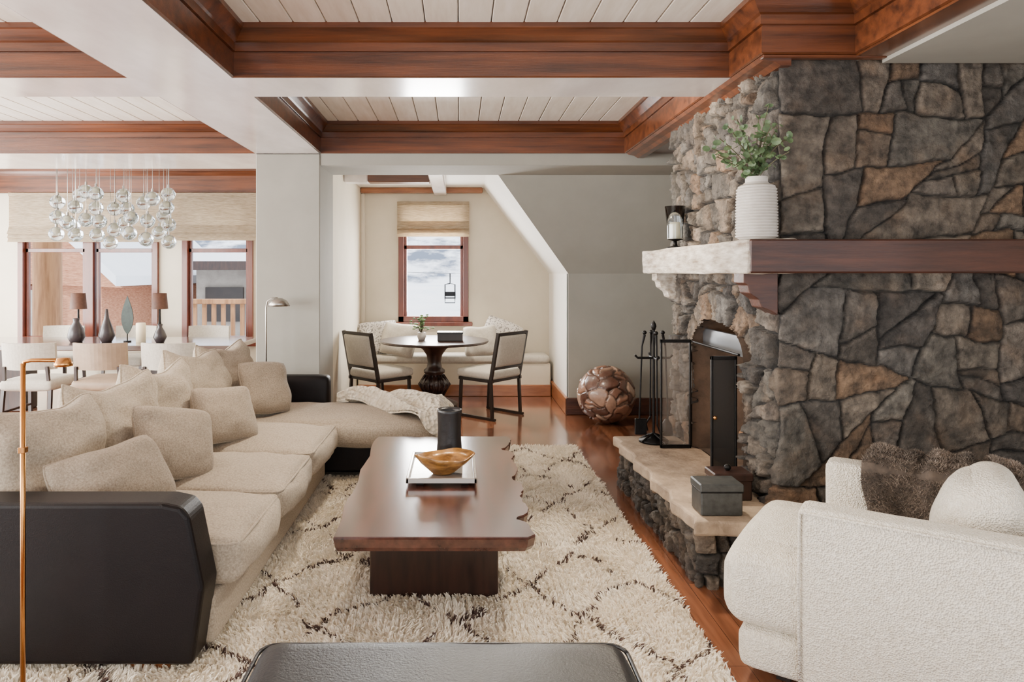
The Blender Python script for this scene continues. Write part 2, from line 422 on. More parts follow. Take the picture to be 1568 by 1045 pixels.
# ------------------------------------------------------------------ stone surfaces
def colored_mesh(name, co, faces, cols, mat, smooth=True):
    me = bpy.data.meshes.new(name)
    nv = len(co); nf = len(faces)
    me.vertices.add(nv); me.vertices.foreach_set('co', np.asarray(co, dtype=np.float32).ravel())
    k = faces.shape[1]
    me.loops.add(nf * k); me.loops.foreach_set('vertex_index', faces.astype(np.int32).ravel())
    me.polygons.add(nf); me.polygons.foreach_set('loop_start', np.arange(0, nf * k, k, dtype=np.int32))
    me.polygons.foreach_set('loop_total', np.full(nf, k, dtype=np.int32))
    me.polygons.foreach_set('use_smooth', np.full(nf, smooth, dtype=bool))
    me.update(calc_edges=True)
    at = me.color_attributes.new('Col', 'FLOAT_COLOR', 'POINT')
    c4 = np.ones((nv, 4), dtype=np.float32); c4[:, :3] = cols; at.data.foreach_set('color', c4.ravel())
    me.materials.append(mat)
    ob = bpy.data.objects.new(name, me); bpy.context.scene.collection.objects.link(ob); return ob

PAL = [lin(c)[:3] for c in [(108, 101, 94), (88, 83, 78), (122, 113, 103), (112, 100, 88), (98, 95, 92), (80, 76, 73), (114, 105, 95), (102, 98, 92), (126, 118, 108), (92, 86, 80), (126, 104, 84)]]

def stone_surface(name, path, z0, z1, step, area_f, ampf, hole=None, arch=None, seed=1):
    rs = np.random.default_rng(seed)
    P = []; Nn = []; U = []; u = 0
    for i in range(len(path) - 1):
        a = np.array(path[i]); c = np.array(path[i + 1]); L = np.linalg.norm(c - a); d = (c - a) / L
        n = int(L / step)
        for k in range(n):
            P.append(a + d * L * k / n); Nn.append((d[1], -d[0])); U.append(u + L * k / n)
        u += L
    P.append(np.array(path[-1])); Nn.append(Nn[-1]); U.append(u)
    P = np.array(P); Nn = np.array(Nn); U = np.array(U)
    S = np.zeros_like(Nn); kk = 5
    for o in range(-kk, kk + 1):
        S += Nn[np.clip(np.arange(len(Nn)) + o, 0, len(Nn) - 1)]
    Nn = S / np.linalg.norm(S, axis=1)[:, None]
    nz = int((z1 - z0) / step) + 1; Z = np.linspace(z0, z1, nz)
    UU, ZZ = np.meshgrid(U, Z, indexing='ij'); fu = UU.ravel(); fz = ZZ.ravel(); nv = len(fu)
    w = np.array([noise.noise_vector(Vector((a * 3.2, b_ * 3.2, seed))) * .62 + noise.noise_vector(Vector((a * 11, b_ * 11, seed))) * .22 + noise.noise_vector(Vector((a * 38, b_ * 38, seed))) * .06 for a, b_ in zip(fu, fz)])
    wu = fu + w[:, 0] * .07; wz = fz + w[:, 1] * .07
    lab = np.zeros(nv, dtype=int); e = np.full(nv, 9.0); cen = []
    cell = step * step
    stack = [np.arange(nv)]
    while stack:
        ix = stack.pop(); m_u = wu[ix].mean(); m_z = wz[ix].mean()
        A = len(ix) * cell; du = wu[ix].max() - wu[ix].min(); dz = wz[ix].max() - wz[ix].min()
        tgt = area_f(m_u) * rs.choice([.35, .6, 1, 1.3, 1.9])
        if A < tgt and max(du, dz) < 2.6 * min(du, dz) or len(ix) < 60:
            lab[ix] = len(cen); cen.append((m_u, m_z)); continue
        vert = du > dz * rs.uniform(.8, 1.5)
        sl = rs.normal(0, .17) if rs.random() < .72 else rs.normal(0, .5)
        if vert: nx_, nz_ = math.cos(sl), math.sin(sl)
        else: nx_, nz_ = math.sin(sl), math.cos(sl)
        pr = wu[ix] * nx_ + wz[ix] * nz_
        cut = np.quantile(pr, rs.uniform(.36, .64)); dd = pr - cut
        e[ix] = np.minimum(e[ix], np.abs(dd))
        stack.append(ix[dd < 0]); stack.append(ix[dd >= 0])
    if arch is not None:
        lab, e, cen = arch(fu, fz, wu, wz, lab, e, cen)
    cen = np.array(cen); ns = len(cen)
    t = np.clip((e - .002) / .013, 0, 1); prof = 1 - (1 - t) ** 2.2
    off = rs.uniform(0, 1, ns); tx = rs.uniform(-1, 1, ns); tz = rs.uniform(-1, 1, ns)
    kx = rs.uniform(-.4, .4, ns)
    fr = np.array([noise.fractal(Vector((a * 6, b_ * 7, seed + 3 + k * 7.7)), 1.0, 2.1, 7) for a, b_, k in zip(fu, fz, lab)])
    fine = np.array([abs(noise.noise(Vector((a * 24, b_ * 28, seed + 9)))) + .6 * abs(noise.noise(Vector((a * 55, b_ * 55, seed)))) for a, b_ in zip(fu, fz)])
    ter = fr * 1.6 + (wu * kx[lab] + wz) * 2.5; cst = (np.floor(ter * 2.2) / 2.2 - ter) * .28
    amp = np.array([ampf(a) for a in fu])
    h = prof * (.55 + off[lab] * .65 + ((wu - cen[lab, 0]) * tx[lab] + (wz - cen[lab, 1]) * tz[lab]) * 1.6 + fr * .20 + cst - fine * .25) * amp
    co = np.zeros((nv, 3)); ii = np.repeat(np.arange(len(U)), nz)
    co[:, 0] = P[ii, 0] + Nn[ii, 0] * h; co[:, 1] = P[ii, 1] + Nn[ii, 1] * h; co[:, 2] = fz
    pal = np.array(PAL)[rs.integers(0, len(PAL), ns)] * rs.uniform(.72, 1.2, ns)[:, None]
    warm = np.array([noise.fractal(Vector((a * 6, b_ * 6, seed + 31)), 1, 2, 4) for a, b_ in zip(fu, fz)])
    wm = np.clip(warm * 1.1 - .1, 0, 1)
    tint = np.stack([1 + .28 * wm, 1 + .08 * wm, 1 - .08 * wm], 1)
    cols = pal[lab] * tint * np.clip(1 + .42 * fr, .55, 1.5)[:, None] * (.10 + .90 * np.clip((e - .002) / .006, 0, 1))[:, None]
    a = np.arange(len(U) - 1)[:, None] * nz + np.arange(nz - 1)[None, :]; a = a.ravel()
    F = np.stack([a, a + 1, a + nz + 1, a + nz], axis=1)
    if hole is not None:
        cu = fu[F].mean(axis=1); cz = fz[F].mean(axis=1)
        keep = ~np.array([hole(p, q) for p, q in zip(cu, cz)]); F = F[keep]
    return colored_mesh(name, co, F, np.clip(cols, 0, 1), stonem)

YC, HW = 4.16, .40
def arch_z(y):
    t = (y - YC) / HW
    return 1.02 + .20 * math.sqrt(max(0, 1 - t * t))
def hole(u, z):
    if u < .4 or u > 1.98: return False
    y = 4.98 - (u - .4)
    return abs(y - YC) < HW and z < arch_z(y)
def arch(fu, fz, wu, wz, lab, e, cen):
    y = 4.98 - (wu - .4); z = wz
    tt = np.sqrt(((y - YC) / (HW + .15)) ** 2 + ((z - 1.02) / .37) ** 2)
    face = (fu > .4) & (fu < 1.98)
    ins = (tt < 1) & (z > 1.0) & face
    dist = np.abs(tt - 1) * .42
    ang = np.arctan2((z - .85), (y - YC)) / math.pi * 9.0; sec = np.floor(ang).astype(int); fa = ang - sec
    es = np.minimum(fa, 1 - fa) * .15
    e1 = np.where((z > 1.0) & face, np.minimum(e, dist), e)
    e2 = np.where(ins, np.minimum(es, dist), e1)
    base = len(cen); cen = list(cen)
    for k in range(-1, 11): cen.append((.4 + 4.98 - YC, 1.2))
    lab = np.where(ins, base + 1 + np.clip(sec, -1, 9), lab)
    return lab, e2, cen
stone_surface('stone_chimney', [(2.0, 4.98), (1.6, 4.98), (1.6, 3.4), (3.19, 3.4)], .0, 2.56, .0080,
              lambda u: .026 if u < 1.85 else .07, lambda u: .072 if u < 1.95 else .036, hole, arch, seed=6)
ol = [(YC - HW - .01, .33)] + [(YC - (HW + .01) * math.cos(math.pi * k / 16), 1.02 + .21 * math.sin(math.pi * k / 16)) for k in range(17)] + [(YC + HW + .01, .33)]
vs = []; fs = []
for x in (1.56, 1.8, 2.2):
    s = 1 if x < 2 else .8
    for (y, z) in ol: vs.append((x, YC + (y - YC) * s, z))
n = len(ol)
for k in range(2):
    for i in range(n - 1): fs.append([k * n + i, k * n + i + 1, (k + 1) * n + i + 1, (k + 1) * n + i])
fs.append(list(range(2 * n, 3 * n)))
b = B('firebox'); b.add((vs, fs), soot); b.add(box(1.6, 2.2, YC - HW, YC + HW, .28, .335, 0), soot)
b.add(box(1.62, 1.64, YC - HW + .02, YC + HW - .02, 1.02, 1.14, .003), hoodm)
for k in range(3):
    b.add(tube([(1.85 + .04 * k, YC - .25, .40 + .03 * k), (1.9 - .03 * k, YC + .25, .40 + .03 * k)], .04, 10), logm, smooth=True)
b.done()

stone_surface('stone_hearth_base', [(1.6, 4.84), (1.17, 4.84), (1.17, 3.29), (1.62, 3.29), (1.62, 3.38)], 0, .262, .007, lambda u: .014, lambda u: .05, seed=11)
hp = [(1.56, 4.90), (1.10, 4.90)]
for k in range(1, 22): hp.append((1.11 + .016 * math.sin(k * 1.3) + .008 * math.sin(k * 3.7), 4.90 - k * 1.7 / 22))
hp += [(1.10, 3.20), (1.22, 3.205), (1.35, 3.185), (1.48, 3.20), (1.60, 3.21), (1.63, 3.30), (1.58, 3.40), (1.58, 3.8), (1.62, 3.85), (1.62, 4.5), (1.57, 4.6)]
simple('hearth_slab', prism(hp, 'z', .264, .335, .012), slabst)

b = B('fireplace_mantel')
b.add(rbox((1.49, 4.17, 1.583), (.25, 1.86, .165), .012, 16, amp=.006, freq=9), mantell)
b.add(box(1.378, 3.18, 3.235, 3.46, 1.502, 1.664, .008), mantelw)
def corbel():
    pr = [(0, 0), (0, -.05), (.02, -.06), (.03, -.10), (.075, -.13), (.09, -.17), (.14, -.19), (.17, -.21), (.17, 0)]
    return prism([(-.17 + p[0], p[1]) for p in pr], 'y', -.06, .06, .004)
b.add(corbel(), mantelw, TR((1.57, 3.42, 1.503)))
b.add(corbel(), mantell, TR((1.57, 4.90, 1.503)))
b.done()

b = B('fireplace_screen')
for (y, xa, xb, z1, mt) in ((3.80, 1.40, 1.545, 1.04, mesh_dark), (4.55, 1.34, 1.545, 1.06, mesh_clear)):
    for q in [(xa, xa + .012, .338, z1), (xb - .012, xb, .338, z1), (xa, xb, .338, .36), (xa, xb, z1 - .02, z1)]:
        b.add(box(q[0], q[1], y - .01, y + .01, q[2], q[3], .002), iron)
    b.add(box(xa + .01, xb - .01, y - .003, y + .003, .36, z1 - .02, 0), mt)
b.add(tube([(1.545, 3.77, 1.05), (1.545, 4.56, 1.05)], .008), iron)
b.add(ico(.012, 2, (1.42, 3.785, .7)), brass, smooth=True)
b.done()

b = B('fireplace_tool_set', (1.345, 4.72, .337))
b.add(lathe([(0, 0), (.10, 0), (.10, .015), (.03, .03), (.012, .05)], 24), iron, smooth=True)
for k in range(4):
    a = k * math.pi / 2 + .5
    b.add(tube([(0, 0, .06), (.07 * math.cos(a), .07 * math.sin(a), .03), (.11 * math.cos(a), .11 * math.sin(a), .0 + .008)], .007), iron)
b.add(tube([(0, 0, .02), (0, 0, .78)], .009), iron)
b.add(lathe([(0, .84), (.014, .82), (.02, .80), (.012, .775), (.006, .77)], 14), iron, smooth=True)
b.add(tube([(-.13, 0, .60), (-.11, 0, .58), (.11, 0, .58), (.13, 0, .60)], .008), iron)
b.add(tube([(0, -.11, .60), (0, -.09, .58), (0, .09, .58), (0, .11, .60)], .008), iron)
for (x, y, k) in ((-.09, 0, 0), (.09, 0, 1), (0, -.08, 2), (0, .08, 3)):
    b.add(tube([(x * 1.1, y * 1.1, .14), (x * .9, y * .9, .66), (x * .7, y * .7, .74)], [.006, .006, .010]), iron)
    b.add(ico(.015, 2, (x * .7, y * .7, .755)), iron, smooth=True)
    if k == 0: b.add(box(x - .04, x + .04, y - .01, y + .01, .05, .16, .004), iron)
    if k == 1: b.add(lathe([(.01, .16), (.035, .12), (.045, .05), (.03, .045), (0, .05)], 14, (x, y, 0)), iron, smooth=True)
    if k == 2: b.add(tube([(x, y, .14), (x + .02, y, .08), (x + .045, y, .09)], .006), iron)
    if k == 3: b.add(tube([(x, y, .16), (x - .03, y, .11), (x - .02, y, .06)], .006), iron)
b.done()

b = B('decorative_box'); b.add(box(1.16, 1.36, 3.27, 3.41, .337, .455, .006), stonebox)
b.add(box(1.155, 1.365, 3.265, 3.415, .45, .49, .006), stonebox); b.add(box(1.158, 1.362, 3.268, 3.412, .446, .452, .001), iron); b.done()
b = B('decorative_box'); b.add(box(1.31, 1.50, 3.49, 3.63, .337, .44, .006), darkwood)
b.add(box(1.305, 1.505, 3.485, 3.635, .435, .475, .006), darkwood); b.add(ico(.018, 2, (1.40, 3.56, .49)), iron, smooth=True); b.done()

b = B('hurricane_candle_holder', (1.455, 4.6, 1.668))
b.add(lathe([(0, 0), (.055, 0), (.055, .01), (.015, .02), (.012, .05), (.05, .06), (.055, .065), (0, .067)], 24), iron, smooth=True)
b.add(lathe([(.05, .065), (.052, .15), (.068, .285), (.066, .285), (.049, .15), (.047, .07)], 28), glass, smooth=True)
b.add(lathe([(0, .068), (.034, .068), (.034, .17), (0, .172)], 20), candlewax, smooth=True); b.done()

b = B('vase_with_eucalyptus', (1.468, 3.37, 1.668))
prof = [(0, 0), (.078, 0), (.088, .008)]
for k in range(17):
    z = .012 + k * .0143; rr_ = .097 - .006 * (k / 17) ** 3
    prof += [(rr_, z), (rr_ + .002, z + .006), (rr_ - .005, z + .0115), (rr_ - .005, z + .0128)]
prof += [(.085, .262), (.062, .272), (.052, .282), (.052, .308), (.044, .308), (.042, .27), (0, .25)]
b.add(lathe(prof, 48), whitecer, smooth=False)
rr = random.Random(3)
for s in range(18):
    a = rr.uniform(0, 2 * math.pi); sp = rr.uniform(.04, .22); hh = rr.uniform(.16, .44)
    pts = []
    for k in range(8):
        t = k / 7; pts.append((math.cos(a) * sp * t ** 1.4 - .06 * t, math.sin(a) * sp * .6 * t ** 1.5 - .06 * t, .27 + hh * t * (1 - .25 * t * sp / .2)))
    b.add(tube(pts, .0022, 5), stemm)
    for k in range(2, 8):
        for sgn in (0, 1):
            p = Vector(pts[k]); r_ = rr.uniform(.012, .024)
            n_ = Vector((rr.uniform(-1, 1), rr.uniform(-1, .2), rr.uniform(-.3, 1))).normalized()
            off = Vector((rr.uniform(-1, 1), rr.uniform(-1, 1), rr.uniform(-.6, .6))).normalized() * r_ * 1.3
            if p.x + off.x > .12 and p.y + off.y > -.02: continue
            vv = [(0, 0, 0)] + [(r_ * math.cos(q * math.pi / 4), r_ * .8 * math.sin(q * math.pi / 4), .004) for q in range(8)]
            b.add((vv, [[0, 1 + q, 1 + (q + 1) % 8] for q in range(8)]), leafm, basis(p + off, n_))
b.done()

# ------------------------------------------------------------------ root ball
bm = bmesh.new(); bmesh.ops.create_icosphere(bm, subdivisions=6, radius=.29)
co = np.array([v.co[:] for v in bm.verts]); F = np.array([[v.index for v in f.verts] for f in bm.faces]); bm.free()
rs = np.random.default_rng(4); sd = rs.normal(size=(90, 3)); sd /= np.linalg.norm(sd, axis=1)[:, None]; sd *= .29
wv = np.array([noise.noise_vector(Vector(c) * 9) for c in co]) * .07
d = np.linalg.norm((co + wv)[:, None] - sd[None], axis=2); o = np.argsort(d, axis=1)[:, :2]
e = d[np.arange(len(co)), o[:, 1]] - d[np.arange(len(co)), o[:, 0]]
t = np.clip(e / .014, 0, 1); lvl = rs.uniform(-.012, .006, 90)[o[:, 0]]
co2 = co * (1 + (t * .07 - .07 + lvl * 3)[:, None])
pp = np.array([lin(c)[:3] for c in [(164, 120, 96), (130, 92, 74), (196, 162, 138), (104, 70, 56), (172, 136, 114)]])[rs.integers(0, 5, 90)]
cols = pp[o[:, 0]] * (.2 + .8 * t)[:, None]
ob = colored_mesh('wooden_root_sphere', co2, F, cols, ballm); ob.location = (1.475, 6.85, .285)

# ------------------------------------------------------------------ tuft generator
def tufts(name, base, tip, wid, cols, mat, midz):
    n = len(base)
    mid = base * .5 + tip * .5 + midz
    ang = rng.uniform(0, math.pi, n); sx = np.stack([np.cos(ang), np.sin(ang), np.zeros(n)], 1) * wid
    co = np.stack([base - sx, base + sx, mid - sx * .9, mid + sx * .9, tip - sx * .3, tip + sx * .3], 1).reshape(-1, 3)
    k = np.arange(n)[:, None] * 6
    F = np.concatenate([k + np.array([0, 1, 3, 2]), k + np.array([2, 3, 5, 4])], 0)
    return colored_mesh(name, co, F, np.clip(np.repeat(cols, 6, 0), 0, 1), mat, smooth=False)

RX0, RX1, RY0, RY1 = -2.2, 1.0, 2.2, 5.86
n = 190000
px = rng.uniform(-1.9, RX1, n); py = rng.uniform(RY0, RY1, n)
keep = ~((px < -1.02) & (py > 2.62)) & ~((px > -.41) & (px < .18) & (py > 3.15) & (py < 4.25)) & ~((px < -.2) & (py > 4.98) & (py < 5.62))
px = px[keep]; py = py[keep]; n = len(px)
cs = .032; ci = np.floor(px / cs); cj = np.floor(py / cs)
hx = np.modf(np.sin(ci * 12.9898 + cj * 78.233) * 43758.5453)[0]; hy = np.modf(np.sin(ci * 39.346 + cj * 11.135) * 24634.6345)[0]; hz = np.modf(np.sin(ci * 7.13 + cj * 157.1) * 13758.5)[0]
cx = (ci + .5 + hx * .45) * cs; cy = (cj + .5 + hy * .45) * cs
lean = np.array([noise.noise_vector(Vector((a * 5, b_ * 5, 1.5))) for a, b_ in zip(px, py)])
Lh = rng.uniform(.018, .03, n) + hz * .007
tip = np.stack([px * .4 + cx * .6 + lean[:, 0] * .03 + rng.normal(0, .005, n), py * .4 + cy * .6 + lean[:, 1] * .03 + rng.normal(0, .005, n), .012 + Lh * .85], 1)
base = np.stack([px, py, np.full(n, .012)], 1)
mz = np.zeros((n, 3)); mz[:, 2] = Lh * .25
wob = np.array([noise.noise(Vector((a * 2.2, b_ * 2.2, 4))) + .5 * noise.noise(Vector((a * 7, b_ * 7, 4))) for a, b_ in zip(px, py)]) * .11
wob2 = np.array([noise.noise(Vector((a * 2.2, b_ * 2.2, 9))) + .5 * noise.noise(Vector((a * 7, b_ * 7, 9))) for a, b_ in zip(px, py)]) * .11
A = (px + wob) / .56 + (py + wob2) / .72; Bq = (px + wob) / .56 - (py + wob2) / .72
da = np.abs(A - np.round(A)); db = np.abs(Bq - np.round(Bq)); dd = np.minimum(da, db)
brk = np.array([noise.noise(Vector((a * 8, b_ * 8, 14))) for a, b_ in zip(px, py)])
dark = (dd < .026) & (brk > -.20) & (rng.uniform(size=n) < .74)
c0 = np.array(lin((252, 243, 226))[:3]); c1 = np.array(lin((92, 72, 66))[:3])
cols = np.where(dark[:, None], c1, c0) * rng.uniform(.88, 1.02, n)[:, None]
rt = tufts('pile', base, tip, .0036, cols, rugm, mz)
rug = simple('shag_rug', box(RX0, RX1, RY0, RY1, .002, .014, .004), rugbase); rt.parent = rug

# ------------------------------------------------------------------ sofa
sofa = B('sectional_sofa')
arm = [(-2.15, .05), (-.985, .05), (-.945, .33), (-1.0, .60), (-1.03, .635), (-1.10, .65), (-2.10, .65), (-2.15, .62)]
sofa.add(prism(arm, 'y', 2.52, 2.68, .018, 3), leather, smooth=False)
sofa.add(box(-2.15, -1.02, 2.66, 4.95, .07, .27, .02, 2), fabric)
sofa.add(rbox((-1.0, 3.75, .155), (.10, 2.2, .19), .02, 14, amp=.003), fabric, smooth=True)
sofa.add(box(-2.2, -2.02, 2.60, 5.72, .06, .66, .03, 3), leather)
sofa.add(rbox((-1.6, 5.68, .36), (1.06, .15, .60), .05, 10), leather, smooth=True)
sofa.add(box(-1.10, -.17, 5.60, 5.75, .07, .27, .02, 2), leather)
sofa.add(box(-2.1, -.18, 4.93, 5.62, .06, .27, .02, 2), leather)
def welt(x0, x1, y0, y1, z, r):
    pts = []
    for (cx_, cy_, a0) in ((x1 - r, y1 - r, 0), (x0 + r, y1 - r, 90), (x0 + r, y0 + r, 180), (x1 - r, y0 + r, 270)):
        for q in range(5): a = R(a0 + q * 22.5); pts.append((cx_ + r * math.cos(a), cy_ + r * math.sin(a), z))
    return tube(pts + [pts[0]], .006, 6)
k = 0
for (y0, y1) in ((2.70, 3.32), (3.345, 4.03), (4.055, 4.84)):
    k += 1
    sofa.add(rbox((-1.38, (y0 + y1) / 2, .352), (1.02, y1 - y0, .175), .045, 24, puff=(.045, .004, .06), amp=.015, freq=6, seed=k), fabric, smooth=True)
    sofa.add(welt(-1.88, -.875, y0 + .006, y1 - .006, .425, .045), fabric, smooth=True)
sofa.add(rbox((-.93, 5.23, .352), (1.54, .76, .175), .05, 24, puff=(.02, .03, .045), amp=.014, freq=5, seed=9), fabric, smooth=True)
y = 2.72
for k in range(5):
    m = basis((-1.80 + random.uniform(-.02, .02), y + .28, .70 + random.uniform(-.015, .02)), (1, -.26, .26 + random.uniform(-.05, .05)), R(random.uniform(-5, 5)))
    sofa.add(pillow(.62, .56, .27, n=28, seed=30 + k * 3, amp=.03, sag=1.2), fabric, m, smooth=True)
    y += .565
for (x, yy) in ((-1.15, 2.6), (-2.0, 2.6), (-1.1, 3.9), (-.3, 5.05), (-.3, 5.65), (-2.0, 5.65)):
    sofa.add(box(x - .10, x + .06, yy - .03, yy + .03, .012, .07, .004), basewood)
sofa.done()

def cushion(name, w, h, t, loc, n, roll=0, mat=fabric2, seed=0):
    b = B(name, loc); m = basis((0, 0, 0), n, roll); b.add(pillow(w, h, t, n=26, seed=seed, amp=.016), mat, m, smooth=True); return b.done()
cushion('throw_pillow', .50, .35, .19, (-1.48, 2.93, .60), (.62, -.42, .52), R(6), seed=1)
cushion('throw_pillow', .44, .40, .19, (-1.46, 3.50, .63), (.72, -.42, .45), R(-16), seed=2)
cushion('throw_pillow', .42, .37, .18, (-1.45, 4.22, .625), (.72, -.45, .45), R(-8), seed=3)
cushion('throw_pillow', .40, .40, .18, (-1.44, 5.05, .655), (.65, -.6, .35), R(-5), seed=4)

# knit throw over the chaise
def sst(a, b_, x):
    t = max(0, min(1, (x - a) / (b_ - a))); return t * t * (3 - 2 * t)
nu, nv_ = 100, 80; vs = []; fs = []
for side in (0, 1):
    for i in range(nu + 1):
        for j in range(nv_ + 1):
            u = i / nu; v = j / nv_
            s = u * 1.08
            depth = .10 + .78 * sst(0, .85, u)
            arc = depth * (1 - v)
            flat = min(arc, .76); dropy = max(0, arc - .76)
            yy = 5.56 - flat - .03 * sst(0, .05, dropy); zd = dropy * .95
            fx = min(s, .84); dropx = max(0, s - .84)
            x = -.98 + fx + .07 * sst(0, .06, dropx) + .02 * dropx; zd += dropx * .95
            on = 1 - sst(0, .08, dropx + dropy)
            fold = .5 + .5 * math.sin((v * 3.0 + u * 4.5) * 3 + 2.2 * noise.noise(Vector((u * 2.5, v * 2, 7))))
            nn = noise.noise(Vector((u * 6, v * 6, 3)))
            z = .475 - zd + on * (.035 + .05 * fold + .025 * nn + .04 * math.sin(v * math.pi) * (1 - u * .5))
            edge = min(v, 1 - v, u * 1.5, 1) * 8; z -= .04 * on * max(0, 1 - edge)
            x += (1 - on) * .03 * fold * (dropx > 0); yy -= (1 - on) * .03 * fold * (dropy > 0)
            if side: z -= .02
            vs.append((x, yy, max(z, .05)))
    o = side * (nu + 1) * (nv_ + 1)
    for i in range(nu):
        for j in range(nv_):
            a = o + i * (nv_ + 1) + j; fs.append([a, a + nv_ + 1, a + nv_ + 2, a + 1])
simple('knit_throw_blanket', (vs, fs), knit, smooth=True)

# ------------------------------------------------------------------ coffee table
rr = random.Random(5)
Lp = [(-.516, 2.80)]; 
for k in range(1, 18):
    y = 2.80 + k * 1.73 / 18; Lp.append((-.525 - .02 * k / 18 + .010 * math.sin(k * 1.1) + rr.uniform(-.003, .003), y))
Lp.append((-.535, 4.53)); Rp = []
for k in range(0, 61):
    y = 4.53 - k * 1.73 / 60; x = .325 - .02 * k / 60 + .012 * math.sin(k * .55) + rr.uniform(-.005, .005)
    for (yc, dep, wd) in ((4.20, .060, .05), (3.02, .055, .035), (3.60, .025, .05)):
        x -= dep * math.exp(-((y - yc) / wd) ** 2)
    Rp.append((x, y))
Rp[-1] = (.285, 2.80)
poly = Lp + Rp; cxm, cym = -.11, 3.66; m_ = len(poly); vs = []; fs = []
rings = [(.965, .355), (.985, .372), (1.0, .408), (1.0, .415), (.996, .419)]
for (s, z) in rings:
    for (x, y) in poly: vs.append((cxm + (x - cxm) * s, cym + (y - cym) * (1 + (s - 1) * .5), z))
for q in range(len(rings) - 1):
    for i in range(m_): fs.append([q * m_ + i, q * m_ + (i + 1) % m_, (q + 1) * m_ + (i + 1) % m_, (q + 1) * m_ + i])
fs.append(list(range(m_))[::-1]); fs.append([(len(rings) - 1) * m_ + i for i in range(m_)])
b = B('live_edge_coffee_table'); b.add((vs, fs), walnut)
b.add(box(-.41, .18, 3.13, 3.20, .014, .357, .006), darkwood); b.add(box(-.41, .18, 4.12, 4.19, .014, .357, .006), darkwood)
b.add(box(-.17, -.05, 3.2, 4.12, .10, .357, .006), darkwood)
b.done()

b = B('serving_tray')
b.add(box(-.265, .085, 3.46, 3.98, .436, .444, .003), silver)
for q in [(-.27, -.255, 3.455, 3.985), (.075, .09, 3.455, 3.985), (-.27, .09, 3.455, 3.47), (-.27, .09, 3.97, 3.985)]: b.add(box(*q, .436, .462, .003), silver)
for (x, y) in ((-.2, 3.5), (.03, 3.5), (-.2, 3.94), (.03, 3.94)): b.add(box(x - .02, x + .02, y - .012, y + .012, .42, .437, .002), iron)
b.done()
vs = []; fs = []; ns_ = 48; prof = [(.01, .0), (.045, .0), (.06, .01), (.105, .045), (.14, .085), (.134, .088), (.10, .055), (.05, .025), (.005, .02)]
for (r_, z) in prof:
    for k in range(ns_):
        a = 2 * math.pi * k / ns_; w = 1 + .10 * math.sin(3 * a + 1) * r_ / .14 + .05 * math.sin(7 * a) * r_ / .14
        vs.append((r_ * w * math.cos(a) * 1.1, r_ * w * math.sin(a) * .8, z * 1.15 * (1 + .14 * math.sin(2 * a))))
for i in range(len(prof) - 1):
    for k in range(ns_): fs.append([i * ns_ + k, i * ns_ + (k + 1) % ns_, (i + 1) * ns_ + (k + 1) % ns_, (i + 1) * ns_ + k])
b = B('wooden_root_bowl', (-.088, 3.60, .445)); b.add((vs, fs), goldwood, smooth=True); b.done()
b = B('black_vase', (-.055, 3.87, .445))
b.add(lathe([(0, 0), (.074, 0), (.077, .006), (.068, .10), (.065, .17), (.068, .27), (.07, .285), (.066, .288), (.058, .27), (.054, .1), (0, .02)], 40), blackcer, smooth=True); b.done()

# ------------------------------------------------------------------ ottoman
b = B('leather_ottoman')
b.add(rbox((-.045, 1.54, .395), (1.02, .78, .16), .055, 20, puff=(0, 0, .018), amp=.006, freq=3), blackleather, smooth=True)
b.add(box(-.53, .44, 1.17, 1.91, .10, .33, .02, 2), blackleather)
b.add(welt(-.555, .465, 1.15, 1.93, .450, .05), blackleather, smooth=True)
for (x, y) in ((-.48, 1.22), (.39, 1.22), (-.48, 1.86), (.39, 1.86)): b.add(box(x - .03, x + .03, y - .03, y + .03, 0, .12, .004), blackwood)
b.done()

# ------------------------------------------------------------------ armchair
b = B('boucle_armchair', (1.747, 2.518, 0), R(-35))
b.add(rbox((-.07, 0, .115), (1.05, .80, .15), .04, 14, puff=(.01, 0, 0), amp=.003), boucle, smooth=True)
b.add(rbox((-.13, 0, .335), (1.0, .60, .28), .09, 20, puff=(.02, 0, .03), amp=.005, freq=3), boucle, smooth=True)
b.add(rbox((-.31, 0, .325), (.68, .79, .28), .075, 22, puff=(.03, .01, .02), amp=.005, freq=3), boucle, smooth=True)
b.add(rbox((.04, -.36, .36), (.86, .14, .64), .03, 18, puff=(0, .012, 0), amp=.002), boucle, smooth=True)
b.add(rbox((.04, .36, .36), (.86, .14, .64), .03, 18, puff=(0, .012, 0), amp=.002), boucle, smooth=True)
b.add(rbox((.46, 0, .365), (.16, .80, .65), .06, 16, puff=(.03, 0, .0), amp=.003), boucle, smooth=True)
b.add(rbox((0, 0, 0), (.20, .46, .36), .095, 18, puff=(.04, 0, .02), amp=.01), boucle, TR((.14, .06, .60), (0, R(18), 0)), smooth=True)
b.add(tube([(-.38, -.43, .665), (.05, -.437, .668), (.46, -.43, .665)], .005, 6), boucle, smooth=True)
b.add(tube([(-.38, -.432, .06), (-.385, -.432, .4), (-.38, -.43, .665)], .005, 6), boucle, smooth=True)
for (x, y) in ((-.45, -.3), (-.45, .3), (.4, -.3), (.4, .3)): b.add(box(x - .025, x + .025, y - .025, y + .025, 0, .06, .003), blackwood)
b.done()
